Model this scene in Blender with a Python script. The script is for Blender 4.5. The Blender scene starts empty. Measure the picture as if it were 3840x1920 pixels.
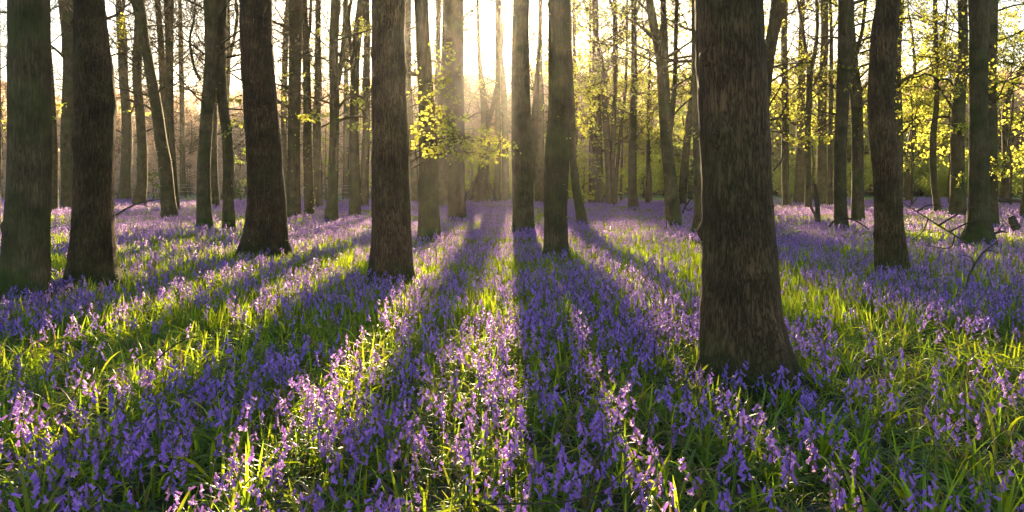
import bpy, math, random
import numpy as np
from mathutils import Vector, noise, Matrix, Euler

random.seed(7)
SC = bpy.context.scene
COL = SC.collection

# ------------------------------------------------------------------ camera, world, sun, exposure
W, FS, YH, H = 3840.0, 2981.0, 689.0, 1.3          # photo width, focal length in its pixels, horizon row, eye height
cam_d = bpy.data.cameras.new("camera")
cam = bpy.data.objects.new("camera", cam_d); COL.objects.link(cam)
cam.location = (0, 0, H); cam.rotation_euler = (math.radians(90), 0, 0)
cam_d.sensor_width = 36.0; cam_d.lens = 36.0 * FS / W
cam_d.shift_y = (YH - 960.0) / W
cam_d.clip_start = 0.05; cam_d.clip_end = 2000
SC.camera = cam

SUN_EL, SUN_AZ = math.radians(11.9), math.radians(-0.2)     # azimuth measured from +Y towards +X
world = bpy.data.worlds.new("World"); SC.world = world; world.use_nodes = True
nt = world.node_tree; nt.nodes.clear()
sky = nt.nodes.new('ShaderNodeTexSky'); sky.sky_type = 'NISHITA'; sky.sun_disc = False
sky.sun_elevation = SUN_EL; sky.sun_rotation = SUN_AZ
sky.dust_density = 1.6; sky.air_density = 1.0; sky.ozone_density = 1.0
bg = nt.nodes.new('ShaderNodeBackground'); bg.inputs['Strength'].default_value = 0.06
wo = nt.nodes.new('ShaderNodeOutputWorld')
nt.links.new(sky.outputs[0], bg.inputs[0]); nt.links.new(bg.outputs[0], wo.inputs[0])

sun_d = bpy.data.lights.new("sun", 'SUN'); sun_d.energy = 5.0; sun_d.angle = math.radians(0.5)
sun_d.color = (1.0, 0.76, 0.44)
sun = bpy.data.objects.new("sun", sun_d); COL.objects.link(sun)
sd = Vector((math.sin(SUN_AZ) * math.cos(SUN_EL), math.cos(SUN_AZ) * math.cos(SUN_EL), math.sin(SUN_EL)))
sun.rotation_euler = sd.to_track_quat('Z', 'Y').to_euler(); sun.location = sd * 60

SC.view_settings.view_transform = 'Standard'; SC.view_settings.look = 'None'
SC.view_settings.exposure = 2.35; SC.view_settings.gamma = 1.0
SC.render.engine = 'CYCLES'
cy = SC.cycles
cy.max_bounces = 5; cy.diffuse_bounces = 3; cy.glossy_bounces = 1; cy.transmission_bounces = 3
cy.volume_bounces = 0; cy.transparent_max_bounces = 4; cy.caustics_reflective = False; cy.caustics_refractive = False
cy.use_denoising = True; cy.denoising_prefilter = 'NONE'; cy.denoiser = 'OPENIMAGEDENOISE'; cy.sample_clamp_indirect = 4.0

HAZE_DENSITY = 0.00036
# ------------------------------------------------------------------ helpers
def P(x, y, d):
    """point seen at photo position (x, y) at distance d in front of the lens"""
    return Vector(((x - 1920.0) / FS * d, d, H + (YH - y) / FS * d))

def gz(x, y):
    z = 0.045 * noise.noise(Vector((x * 0.22, y * 0.22, 3.1))) + 0.10 * noise.noise(Vector((x * 0.05, y * 0.05, 8.0)))
    k = min(1.0, max(0.0, (y - 2.0) / 6.0)); z *= 0.35 + 0.65 * k
    if y > 88:
        t = min(1.0, (y - 88) / 62.0); z += 7.0 * t * t * (3 - 2 * t) * (1 + 0.22 * noise.noise(Vector((x * 0.018, 1.7, 0))))
    return z

class MB:
    def __init__(s): s.v = []; s.f = []; s.m = []
    def face(s, idx, mi=0): s.f.append(tuple(idx)); s.m.append(mi)
    def tube(s, pts, rad, n=6, mi=0, cap=True):
        if len(pts) < 2: return
        up = Vector((0.31, 0.94, 0.12)); prev = None
        for i, p in enumerate(pts):
            t = (pts[min(i + 1, len(pts) - 1)] - pts[max(i - 1, 0)])
            if t.length < 1e-9: t = Vector((0, 0, 1))
            t.normalize()
            a = t.cross(up)
            if a.length < 0.1: a = t.cross(Vector((1, 0, 0)))
            a.normalize(); b = t.cross(a)
            base = len(s.v); r = rad[i]
            for k in range(n):
                an = 2 * math.pi * k / n
                s.v.append(p + a * (math.cos(an) * r) + b * (math.sin(an) * r))
            if prev is not None:
                for k in range(n):
                    k2 = (k + 1) % n
                    s.face((prev + k, prev + k2, base + k2, base + k), mi)
            elif cap: s.face(tuple(base + k for k in range(n)), mi)
            prev = base
        if cap: s.face(tuple(prev + n - 1 - k for k in range(n)), mi)
    def leaf(s, c, d, u, l, w, mi=0):
        """ovate leaf: base c, direction d, side u, slightly folded"""
        nrm = d.cross(u); b = len(s.v)
        s.v += [c, c + d * (l * .42) + u * (w * .5) + nrm * (w * .12), c + d * (l * .78) + u * (w * .33) + nrm * (w * .1), c + d * l - nrm * (w * .1),
                c + d * (l * .78) - u * (w * .33) + nrm * (w * .1), c + d * (l * .42) - u * (w * .5) + nrm * (w * .12)]
        s.face((b, b + 1, b + 2, b + 3), mi); s.face((b, b + 3, b + 4, b + 5), mi)
    def build(s, name, mats, parent=None, origin=None, smooth=True):
        me = bpy.data.meshes.new(name)
        o = origin or Vector((0, 0, 0))
        me.from_pydata([tuple(v - o) for v in s.v], [], s.f)
        if not isinstance(mats, (list, tuple)): mats = [mats]
        for m in mats: me.materials.append(m)
        if len(mats) > 1: me.polygons.foreach_set('material_index', s.m)
        if smooth: me.polygons.foreach_set('use_smooth', [True] * len(me.polygons))
        me.update()
        ob = bpy.data.objects.new(name, me); COL.objects.link(ob)
        if parent: ob.parent = parent
        return ob

def tag(o, label=None, cat=None, group=None, kind=None):
    if label: o['label'] = label
    if cat: o['category'] = cat
    if group: o['group'] = group
    if kind: o['kind'] = kind
    return o

def empty(name, loc):
    o = bpy.data.objects.new(name, None); COL.objects.link(o); o.location = loc; o.empty_display_size = 0.2
    return o

def rv(): 
    v = Vector((random.gauss(0, 1), random.gauss(0, 1), random.gauss(0, 1)))
    return v.normalized() if v.length > 1e-6 else Vector((0, 0, 1))

# ------------------------------------------------------------------ materials
def newmat(name):
    m = bpy.data.materials.new(name); m.use_nodes = True
    n = m.node_tree; n.nodes.clear(); return m, n
def N(n, t, **kw):
    x = n.nodes.new(t)
    for k, v in kw.items():
        if hasattr(x, k): setattr(x, k, v)
        else: x.inputs[k].default_value = v
    return x
def ramp(n, stops):
    r = n.nodes.new('ShaderNodeValToRGB'); e = r.color_ramp.elements
    while len(e) < len(stops): e.new(0.5)
    for i, (p, c) in enumerate(stops): e[i].position = p; e[i].color = (*c, 1)
    return r

def bark(name, c_dark, c_light, c_green, scale, strength, green_amt):
    m, n = newmat(name); L = n.links.new
    tc = N(n, 'ShaderNodeTexCoord'); mp = N(n, 'ShaderNodeMapping'); mp.inputs['Scale'].default_value = (scale, scale, scale * 0.28)
    L(tc.outputs['Object'], mp.inputs['Vector'])
    n1 = N(n, 'ShaderNodeTexNoise'); n1.inputs['Scale'].default_value = 0.7; n1.inputs['Detail'].default_value = 3
    L(mp.outputs[0], n1.inputs['Vector'])
    ad = N(n, 'ShaderNodeVectorMath', operation='MULTIPLY_ADD'); ad.inputs[1].default_value = (0.9, 0.9, 0.9)
    L(n1.outputs['Color'], ad.inputs[0]); L(mp.outputs[0], ad.inputs[2])
    vo = N(n, 'ShaderNodeTexVoronoi', feature='DISTANCE_TO_EDGE'); vo.inputs['Scale'].default_value = 1.0
    L(ad.outputs[0], vo.inputs['Vector'])
    n2 = N(n, 'ShaderNodeTexNoise'); n2.inputs['Scale'].default_value = 2.6; n2.inputs['Detail'].default_value = 6; n2.inputs['Roughness'].default_value = 0.7
    L(mp.outputs[0], n2.inputs['Vector'])
    nr = N(n, 'ShaderNodeTexNoise'); nr.inputs['Scale'].default_value = 1.0; nr.inputs['Detail'].default_value = 3; nr.inputs['Distortion'].default_value = .6
    m3 = N(n, 'ShaderNodeMapping'); m3.inputs['Scale'].default_value = (scale * .95, scale * .95, scale * .085); L(tc.outputs['Object'], m3.inputs['Vector']); L(m3.outputs[0], nr.inputs['Vector'])
    s1 = N(n, 'ShaderNodeMath', operation='SUBTRACT'); s1.inputs[1].default_value = .5; L(nr.outputs['Fac'], s1.inputs[0])
    s2 = N(n, 'ShaderNodeMath', operation='ABSOLUTE'); L(s1.outputs[0], s2.inputs[0])
    s3 = N(n, 'ShaderNodeMath', operation='MULTIPLY_ADD'); s3.inputs[1].default_value = 2.2; L(s2.outputs[0], s3.inputs[0])
    s4 = N(n, 'ShaderNodeMath', operation='MULTIPLY'); s4.inputs[1].default_value = .35; L(vo.outputs['Distance'], s4.inputs[0]); L(s4.outputs[0], s3.inputs[2])
    vr = N(n, 'ShaderNodeMapRange'); vr.inputs['From Max'].default_value = 0.34; L(s3.outputs[0], vr.inputs['Value'])
    hm = N(n, 'ShaderNodeMath', operation='MULTIPLY_ADD'); hm.inputs[1].default_value = 0.55
    L(vr.outputs[0], hm.inputs[0]); 
    m2 = N(n, 'ShaderNodeMath', operation='MULTIPLY'); m2.inputs[1].default_value = 0.6; L(n2.outputs['Fac'], m2.inputs[0]); L(m2.outputs[0], hm.inputs[2])
    cr = ramp(n, [(0.2, c_dark), (0.85, c_light)]); L(hm.outputs[0], cr.inputs[0])
    n3 = N(n, 'ShaderNodeTexNoise'); n3.inputs['Scale'].default_value = 1.3; n3.inputs['Detail'].default_value = 7; n3.inputs['Roughness'].default_value = 0.65
    oi = N(n, 'ShaderNodeObjectInfo')
    v3 = N(n, 'ShaderNodeVectorMath', operation='SCALE'); L(tc.outputs['Object'], v3.inputs[0]); v3.inputs['Scale'].default_value = 1.0
    v4 = N(n, 'ShaderNodeVectorMath', operation='ADD'); L(v3.outputs[0], v4.inputs[0])
    cx = N(n, 'ShaderNodeCombineXYZ'); mm = N(n, 'ShaderNodeMath', operation='MULTIPLY'); mm.inputs[1].default_value = 37.0
    L(oi.outputs['Random'], mm.inputs[0]); L(mm.outputs[0], cx.inputs[0]); L(cx.outputs[0], v4.inputs[1]); L(v4.outputs[0], n3.inputs['Vector'])
    gr = ramp(n, [(0.42, (0, 0, 0)), (0.62, (green_amt,) * 3)]); L(n3.outputs['Fac'], gr.inputs[0])
    mx = N(n, 'ShaderNodeMixRGB'); L(gr.outputs[0], mx.inputs[0]); L(cr.outputs[0], mx.inputs[1]); mx.inputs[2].default_value = (*c_green, 1)
    spz = N(n, 'ShaderNodeSeparateXYZ'); L(tc.outputs['Object'], spz.inputs[0])
    mz = N(n, 'ShaderNodeMath', operation='MULTIPLY_ADD'); mz.inputs[1].default_value = -.9; L(n3.outputs['Fac'], mz.inputs[0]); L(spz.outputs['Z'], mz.inputs[2])
    mk = N(n, 'ShaderNodeMapRange'); mk.inputs['From Min'].default_value = .0; mk.inputs['From Max'].default_value = -.35; mk.inputs['To Max'].default_value = green_amt * 1.6; L(mz.outputs[0], mk.inputs['Value'])
    mx0 = mx; mx = N(n, 'ShaderNodeMixRGB'); L(mk.outputs[0], mx.inputs[0]); L(mx0.outputs[0], mx.inputs[1]); mx.inputs[2].default_value = (c_green[0] * .7, c_green[1] * .95, c_green[2] * .5, 1)
    hs = N(n, 'ShaderNodeHueSaturation'); vv = N(n, 'ShaderNodeMapRange'); vv.inputs['To Min'].default_value = 0.8; vv.inputs['To Max'].default_value = 1.25
    L(oi.outputs['Random'], vv.inputs['Value']); nl_ = N(n, 'ShaderNodeTexNoise'); nl_.inputs['Scale'].default_value = 4.0; nl_.inputs['Detail'].default_value = 4; L(v4.outputs[0], nl_.inputs['Vector'])
    vl = N(n, 'ShaderNodeMapRange'); vl.inputs['From Min'].default_value = .3; vl.inputs['From Max'].default_value = .7; vl.inputs['To Min'].default_value = .55; vl.inputs['To Max'].default_value = 1.3; L(nl_.outputs['Fac'], vl.inputs['Value'])
    vm = N(n, 'ShaderNodeMath', operation='MULTIPLY'); L(vv.outputs[0], vm.inputs[0]); L(vl.outputs[0], vm.inputs[1]); L(vm.outputs[0], hs.inputs['Value']); L(mx.outputs[0], hs.inputs['Color'])
    bs = N(n, 'ShaderNodeBsdfPrincipled'); bs.inputs['Roughness'].default_value = 0.85; bs.inputs['Specular IOR Level'].default_value = 0.25
    bp = N(n, 'ShaderNodeBump'); bp.inputs['Strength'].default_value = strength; bp.inputs['Distance'].default_value = 0.05
    L(hm.outputs[0], bp.inputs['Height']); L(bp.outputs[0], bs.inputs['Normal']); L(hs.outputs[0], bs.inputs['Base Color'])
    o = N(n, 'ShaderNodeOutputMaterial'); L(bs.outputs[0], o.inputs[0]); return m

M_OAK = bark('oak_bark', (0.020, 0.012, 0.007), (0.26, 0.15, 0.07), (0.075, 0.078, 0.022), 54, 1.0, 0.45)
M_BEECH = bark('beech_bark', (0.05, 0.034, 0.016), (0.19, 0.128, 0.06), (0.085, 0.09, 0.02), 45, 0.35, 0.75)
M_WOOD = bark('dead_wood', (0.05, 0.035, 0.022), (0.16, 0.12, 0.08), (0.06, 0.07, 0.03), 40, 0.5, 0.3)

def thin(name, col, tcol, tr=0.5, rough=0.5, spec=0.3, var=0.25, straw=0.0):
    """thin translucent blade or petal"""
    m, n = newmat(name); L = n.links.new
    oi = N(n, 'ShaderNodeObjectInfo'); ge = N(n, 'ShaderNodeNewGeometry')
    ad = N(n, 'ShaderNodeMath', operation='ADD'); L(oi.outputs['Random'], ad.inputs[0]); L(ge.outputs['Random Per Island'], ad.inputs[1])
    fr = N(n, 'ShaderNodeMath', operation='FRACT'); L(ad.outputs[0], fr.inputs[0])
    mr = N(n, 'ShaderNodeMapRange'); mr.inputs['To Min'].default_value = 1 - var; mr.inputs['To Max'].default_value = 1 + var; L(fr.outputs[0], mr.inputs['Value'])
    hr = N(n, 'ShaderNodeMapRange'); hr.inputs['To Min'].default_value = 0.5 - var * 0.07; hr.inputs['To Max'].default_value = 0.5 + var * 0.07; L(ge.outputs['Random Per Island'], hr.inputs['Value'])
    def hsv(c):
        h = N(n, 'ShaderNodeHueSaturation'); h.inputs['Color'].default_value = (*c, 1); L(mr.outputs[0], h.inputs['Value']); L(hr.outputs[0], h.inputs['Hue'])
        if not straw: return h
        wn = N(n, 'ShaderNodeTexWhiteNoise', noise_dimensions='1D'); m1 = N(n, 'ShaderNodeMath', operation='MULTIPLY'); m1.inputs[1].default_value = 91.7; L(ad.outputs[0], m1.inputs[0]); L(m1.outputs[0], wn.inputs['W'])
        lt = N(n, 'ShaderNodeMath', operation='LESS_THAN'); lt.inputs[1].default_value = straw; L(wn.outputs['Value'], lt.inputs[0])
        mxs = N(n, 'ShaderNodeMixRGB'); L(lt.outputs[0], mxs.inputs[0]); L(h.outputs[0], mxs.inputs[1]); mxs.inputs[2].default_value = (.30, .20, .09, 1); return mxs
    bs = N(n, 'ShaderNodeBsdfPrincipled'); bs.inputs['Roughness'].default_value = rough; bs.inputs['Specular IOR Level'].default_value = spec
    L(hsv(col).outputs[0], bs.inputs['Base Color'])
    tl = N(n, 'ShaderNodeBsdfTranslucent'); L(hsv(tcol).outputs[0], tl.inputs['Color'])
    mx = N(n, 'ShaderNodeMixShader'); mx.inputs[0].default_value = tr
    L(bs.outputs[0], mx.inputs[1]); L(tl.outputs[0], mx.inputs[2])
    o = N(n, 'ShaderNodeOutputMaterial'); L(mx.outputs[0], o.inputs[0]); return m

M_BELL = thin('bluebell_petal', (0.155, 0.085, 0.70), (1.0, 0.66, 1.0), 0.52, 0.32, 0.65, 0.3)
M_BUD = thin('bluebell_bud', (0.10, 0.05, 0.22), (0.28, 0.12, 0.35), 0.30, 0.5, 0.3, 0.2)
M_STEM = thin('bluebell_stem', (0.10, 0.14, 0.03), (0.42, 0.48, 0.06), 0.45, 0.4, 0.4, 0.2)
M_BLADE = thin('bluebell_blade', (0.05, 0.13, 0.025), (0.60, 0.76, 0.02), 0.50, 0.42, 0.42, 0.42, .09)
M_LEAF = thin('beech_leaf', (0.15, 0.21, 0.03), (0.84, 0.84, 0.12), 0.65, 0.45, 0.4, 0.25)
M_FARLEAF = thin('spring_leaf', (0.16, 0.18, 0.03), (0.92, 0.84, 0.12), 0.62, 0.6, 0.2, 0.3)
M_FARBUD = thin('winter_bud', (0.34, 0.22, 0.15), (1.0, 0.74, 0.52), 0.62, 0.6, 0.2, 0.3)
M_TWIG = bark('twig_bark', (0.05, 0.036, 0.024), (0.12, 0.085, 0.055), (0.07, 0.07, 0.03), 30, 0.2, 0.3)

def ground_mat():
    m, n = newmat('woodland_floor'); L = n.links.new
    tc = N(n, 'ShaderNodeTexCoord'); sp = N(n, 'ShaderNodeSeparateXYZ'); L(tc.outputs['Object'], sp.inputs[0])
    n1 = N(n, 'ShaderNodeTexNoise'); n1.inputs['Scale'].default_value = 9; n1.inputs['Detail'].default_value = 8; L(tc.outputs['Object'], n1.inputs['Vector'])
    litter = ramp(n, [(0.3, (0.018, 0.014, 0.008)), (0.55, (0.035, 0.045, 0.014)), (0.75, (0.06, 0.045, 0.025))]); L(n1.outputs['Fac'], litter.inputs[0])
    n2 = N(n, 'ShaderNodeTexNoise'); n2.inputs['Scale'].default_value = 1.1; n2.inputs['Detail'].default_value = 6; L(tc.outputs['Object'], n2.inputs['Vector'])
    mead = ramp(n, [(0.3, (0.08, 0.16, 0.03)), (0.7, (0.16, 0.26, 0.05))]); L(n2.outputs['Fac'], mead.inputs[0])
    hill = ramp(n, [(0.3, (0.05, 0.045, 0.03)), (0.7, (0.10, 0.08, 0.05))]); L(n2.outputs['Fac'], hill.inputs[0])
    nz = N(n, 'ShaderNodeMath', operation='MULTIPLY_ADD'); nz.inputs[1].default_value = 10; L(n2.outputs['Fac'], nz.inputs[0]); L(sp.outputs['Y'], nz.inputs[2])
    a = N(n, 'ShaderNodeMapRange'); a.inputs['From Min'].default_value = 58; a.inputs['From Max'].default_value = 63; L(nz.outputs[0], a.inputs['Value'])
    b = N(n, 'ShaderNodeMapRange'); b.inputs['From Min'].default_value = 92; b.inputs['From Max'].default_value = 97; L(nz.outputs[0], b.inputs['Value'])
    x1 = N(n, 'ShaderNodeMixRGB'); L(a.outputs[0], x1.inputs[0]); L(litter.outputs[0], x1.inputs[1]); L(mead.outputs[0], x1.inputs[2])
    x2 = N(n, 'ShaderNodeMixRGB'); L(b.outputs[0], x2.inputs[0]); L(x1.outputs[0], x2.inputs[1]); L(hill.outputs[0], x2.inputs[2])
    bs = N(n, 'ShaderNodeBsdfPrincipled'); bs.inputs['Roughness'].default_value = 0.9; L(x2.outputs[0], bs.inputs['Base Color'])
    bp = N(n, 'ShaderNodeBump'); bp.inputs['Distance'].default_value = 0.04; L(n1.outputs['Fac'], bp.inputs['Height']); L(bp.outputs[0], bs.inputs['Normal'])
    o = N(n, 'ShaderNodeOutputMaterial'); L(bs.outputs[0], o.inputs[0]); return m
M_GROUND = ground_mat()

# ------------------------------------------------------------------ ground sheet (floor, meadow, wooded hill)
def build_ground():
    ys = [-60, -40, -20, -10, -5] + [i * 0.5 for i in range(-6, 40)] + [20 + i for i in range(0, 45)] + [65 + i * 2.5 for i in range(0, 50)] + [190, 220, 260]
    ys = sorted(set(ys)); xs = []
    for i in range(-60, 61):
        t = i / 60.0; xs.append(280 * math.copysign(abs(t) ** 2.6, t) + t * 20)
    v = [(x, y, gz(x, y)) for y in ys for x in xs]; nx = len(xs)
    f = [(j * nx + i, j * nx + i + 1, (j + 1) * nx + i + 1, (j + 1) * nx + i) for j in range(len(ys) - 1) for i in range(nx - 1)]
    me = bpy.data.meshes.new('ground'); me.from_pydata(v, [], f); me.materials.append(M_GROUND)
    me.polygons.foreach_set('use_smooth', [True] * len(f)); me.update()
    o = bpy.data.objects.new('ground', me); COL.objects.link(o)
    tag(o, 'woodland floor running out to a green meadow and wooded hill', 'ground', kind='structure')
build_ground()

# ------------------------------------------------------------------ trees
FOOT = []      # trunk footprints (x, y, r) so that no plant grows inside a trunk

def catmull(pts, n):
    out = []
    p = [pts[0]] + list(pts) + [pts[-1]]
    for i in range(1, len(p) - 2):
        for k in range(n):
            t = k / n; t2 = t * t; t3 = t2 * t
            out.append(tuple(0.5 * ((2 * b) + (-a + c) * t + (2 * a - 5 * b + 4 * c - d) * t2 + (-a + 3 * b - 3 * c + d) * t3)
                             for a, b, c, d in zip(p[i - 1], p[i], p[i + 1], p[i + 2])))
    out.append(tuple(pts[-1])); return out

def zline(pts, n):
    """smooth curve through (x, y, z, r) points of rising z, without overshoot"""
    m = []
    for i in range(len(pts)):
        if i in (0, len(pts) - 1):
            a, b = (pts[0], pts[1]) if i == 0 else (pts[-2], pts[-1]); h = b[2] - a[2]; m.append(tuple((q - p) / h for p, q in zip(a, b)))
        else:
            a, b, c = pts[i - 1:i + 2]; h0 = b[2] - a[2]; h1 = c[2] - b[2]; t = []
            for j in range(4):
                s0 = (b[j] - a[j]) / h0; s1 = (c[j] - b[j]) / h1; t.append(0 if s0 * s1 <= 0 else 2 * s0 * s1 / (s0 + s1) if j == 3 else (s0 * h1 + s1 * h0) / (h0 + h1))
            m.append(tuple(t))
    out = []
    for i in range(len(pts) - 1):
        a, b = pts[i], pts[i + 1]; h = b[2] - a[2]
        for k in range(n):
            t = k / n; h00 = 2 * t**3 - 3 * t * t + 1; h10 = t**3 - 2 * t * t + t; h01 = 1 - h00; h11 = t**3 - t * t
            q = [h00 * a[j] + h10 * h * m[i][j] + h01 * b[j] + h11 * h * m[i + 1][j] for j in range(4)]; q[2] = a[2] + h * t; out.append(tuple(q))
    out.append(tuple(pts[-1])); return out

def twiggy(mb, p, d, ln, r, depth, tips, rng, n=4, droop=0.0, rmin=.003):
    seg = 5 if depth > 1 else 3
    pts = [p]; rr = [r]; q = p.copy(); dd = d.copy()
    for i in range(seg):
        dd = (dd + Vector((rng.gauss(0, .17), rng.gauss(0, .17), rng.gauss(0.03, .15) - droop))).normalized()
        q = q + dd * (ln / seg); pts.append(q); rr.append(max(rmin * .7, r * (1 - 0.75 * (i + 1) / seg)))
    mb.tube(pts, rr, n if depth > 1 else 3, cap=False)
    if depth == 0:
        tips.extend(pts[1:]); return
    k = {3: 5, 2: 5, 1: 4}[depth]
    for j in range(k):
        t = 0.3 + 0.7 * (j + rng.random()) / k
        i = min(seg - 1, int(t * seg)); f = t * seg - i
        a = pts[i].lerp(pts[i + 1], min(1, f)); dr = (pts[i + 1] - pts[i]).normalized()
        side = Vector((rng.gauss(0, 1), rng.gauss(0, 1), rng.gauss(0, .6))); side = (side - dr * side.dot(dr)).normalized()
        nd = (dr * 0.75 + side * 0.8 + Vector((0, 0, 0.05))).normalized()
        twiggy(mb, a, nd, ln * (0.55 - 0.2 * t + rng.random() * .12), max(rr[i] * 0.5, rmin), depth - 1, tips, rng, n, droop, rmin)
    tips.append(q)

def leaves_at(mb, c, size, rng, flat=0.35):
    d = Vector((rng.gauss(0, 1), rng.gauss(0, .6), rng.gauss(-0.45, flat + .2))).normalized()
    u = d.cross(Vector((rng.gauss(0, .5), rng.gauss(0, .9), .8))); 
    if u.length < .05: u = Vector((1, 0, 0))
    u.normalize(); s = size * (0.7 + 0.6 * rng.random())
    mb.leaf(c, d, u, s, s * 0.72)

TREES = []
def tree(label, pts, bark_m=None, name='beech_tree', forks=(), sprays=(), crown=6, yb=None, low=3.5, leafy=0.0, twig_from=None, rough=0.0, seed=None, leafpx=10, height=None, group='trees of the bluebell wood', shoots=0):
    """pts: (x, y, width) down the trunk as seen in the photo, top to visible base"""
    idx = len(TREES); rng = random.Random(seed if seed is not None else 100 + idx)
    bark_m = bark_m or M_BEECH
    yv = yb or pts[-1][1]
    d = FS * (H - 0.20) / (yv - YH)
    near = d < 14
    ctrl = [(p.x, p.y, p.z, w / 2 / FS * d / math.sqrt(1 + ((x - 1920) / FS) ** 2) / 1.02) for (x, y, w) in pts for p in [P(x, y, d)]]
    ctrl = ctrl[::-1]                                     # base first
    bx, by = ctrl[0][0], ctrl[0][1]; g = gz(bx, by)
    r0 = ctrl[0][3]
    base = Vector((bx, by, g))
    ctrl = [(bx, by, g - 0.12, r0 * 1.22), (bx, by, g + 0.03, r0 * 1.12)] + ctrl
    # small drift in depth, then the part above the photograph
    for i in range(3, len(ctrl)):
        x, y, z, r = ctrl[i]; ctrl[i] = (x, y + 0.3 * r0 * (math.sin((z - .3) * .7 + idx) - math.sin(idx)), z, r)
    topz = ctrl[-1][2]; x, y, z, r = ctrl[-1]
    HT = height or (12.5 + d * 0.17 + rng.random() * 2)
    px, pz = ctrl[-2][0], ctrl[-2][2]; slope = max(-.12, min(.12, (x - px) / max(0.1, z - pz)))
    nup = 6
    for k in range(1, nup + 1):
        zz = z + (HT - z) * k / nup
        if zz <= z + .05: break
        slope += rng.gauss(0, 0.035); x += slope * (HT - z) / nup
        ctrl.append((x, y + rng.gauss(0, .06), zz, r * (1 - 0.86 * (k / nup) ** 1.1)))
    line = zline(ctrl, 8 if near else 4)
    sides = 72 if d < 5 else (48 if near else (22 if d < 25 else 14))
    if near:   # finer rings in the part one can see
        fine = []
        for i in range(len(line) - 1):
            a, b = line[i], line[i + 1]
            k = 1 if a[2] > 1.5 + d * .25 else max(1, int((b[2] - a[2]) / (0.018 if d < 5 else 0.03)))
            for j in range(k):
                t = j / k; fine.append(tuple(p * (1 - t) + q * t for p, q in zip(a, b)))
        fine.append(line[-1]); line = fine
    mb = MB(); prev = None; ph = rng.random() * 6
    nroot = rng.choice([4, 5, 6])
    burrs = [(rng.random() * 6.283, rng.uniform(.4, 2.0 + d * .2), rng.uniform(.012, .03) * min(1.6, r0 * 5), rng.uniform(.03, .07)) for _ in range(7)] if near else []
    for (x, y, z, r) in line:
        b0 = len(mb.v); hgt = z - g
        fl = math.exp(-max(0, hgt) / (0.16 + r0 * 0.35))
        for k in range(sides):
            an = 2 * math.pi * k / sides; ca, sa = math.cos(an), math.sin(an)
            q = r * (1 + 0.035 * math.sin(3 * an + ph + hgt * .8) + 0.025 * math.sin(5 * an - ph))
            q *= 1 + fl * (0.15 + .16 * noise.noise(Vector((ca + idx, sa, 2)))) * (math.sin(nroot * an + ph) + 0.4 * math.sin((nroot + 2) * an + 2 * ph))
            q += r * 0.04 * noise.noise(Vector((ca * 1.1 + idx, sa * 1.1, z * 1.1))) + r * .025 * noise.noise(Vector((ca * 2.5 + idx, sa * 2.5, z * 3.5)))
            for (ba, bz, bh, bw) in burrs:
                if abs(z - bz) < bw * 2.5:
                    dx = (an - ba + math.pi) % (2 * math.pi) - math.pi; q += bh * math.exp(-((dx * r) ** 2 + (z - bz) ** 2) / (bw * bw))
            if near and hgt < 2 + d * .3:
                fr = 9.0 if d < 5 else 8.0
                if rough:
                    fade = min(1, (2 + d * .3 - hgt) / .5)
                    nn = noise.noise(Vector((ca * r * fr * 3.2 + idx * 3, sa * r * fr * 3.2, z * fr * .7)))
                    n3 = noise.noise(Vector((ca * r * fr * 7 + idx * 3, sa * r * fr * 7, z * fr * 2.0)))
                    q += fade * rough * (0.5 - abs(nn) * 1.8 + 0.5 * n3)
                else:
                    q += 0.004 * noise.noise(Vector((ca * r * 30, sa * r * 30, z * 14)))
            mb.v.append(Vector((x + ca * q, y + sa * q, z)))
        if prev is not None:
            for k in range(sides):
                k2 = (k + 1) % sides; mb.face((prev + k, prev + k2, b0 + k2, b0 + k))
        prev = b0
    mb.face([prev + k for k in range(sides)])
    root = empty(name, base); tag(root, label, 'tree', group)
    mb.build('trunk', bark_m, root, base)
    FOOT.append((bx, by, r0 * 1.1))

    def at_z(zq):
        for i in range(len(line) - 1):
            if line[i][2] <= zq <= line[i + 1][2]:
                a, b = line[i], line[i + 1]; t = (zq - a[2]) / max(1e-6, b[2] - a[2])
                return Vector((a[0] + (b[0] - a[0]) * t, a[1] + (b[1] - a[1]) * t, zq)), a[3] + (b[3] - a[3]) * t
        return Vector(line[-1][:3]), line[-1][3]
    lsz = leafpx * d / FS
    def put_leaves(tips, frac, br, amt=1.0):
        lb = MB()
        for t in tips:
            if rng.random() < frac:
                for _ in range(max(1, int(2 * amt))):
                    leaves_at(lb, t + rv() * lsz * .6, lsz, rng)
        if lb.v: lb.build('leaves', M_LEAF, br, base)
    # forks given by the photograph
    for fk in forks:
        mb = MB(); c = [(p.x, p.y, p.z, w / 2 / FS * d) for (x, y, w) in fk for p in [P(x, y, d)]]
        x, y, z, r = c[-1]; px, py, pz, _ = c[-2]; sl = (x - px) / max(.1, abs(z - pz))
        sl = max(-.35, min(.35, sl))
        for k in range(1, 4):
            x += sl * 1.2; sl *= .6; z += 1.4; c.append((x, y + rng.gauss(0, .15), z, r * (1 - .3 * k)))
        ln = catmull(c, 5); pp = [Vector(q[:3]) for q in ln]; mb.tube(pp, [q[3] for q in ln], 12)
        tips = []
        for i in range(4, len(pp) - 1, 4):
            s = Vector((rng.gauss(0, 1), rng.gauss(0, .6), .5)).normalized()
            twiggy(mb, pp[i], s, 1.2 + rng.random() * 1.4, max(.012, ln[i][3] * .35), 2, tips, rng, 4, 0, .00028 * d)
        br = mb.build('branch', bark_m, root, base); put_leaves(tips, leafy, br)
    # side branches
    zlo = twig_from if twig_from is not None else max(low, 0)
    if d > 16: crown = int(crown * 1.4)
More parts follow.
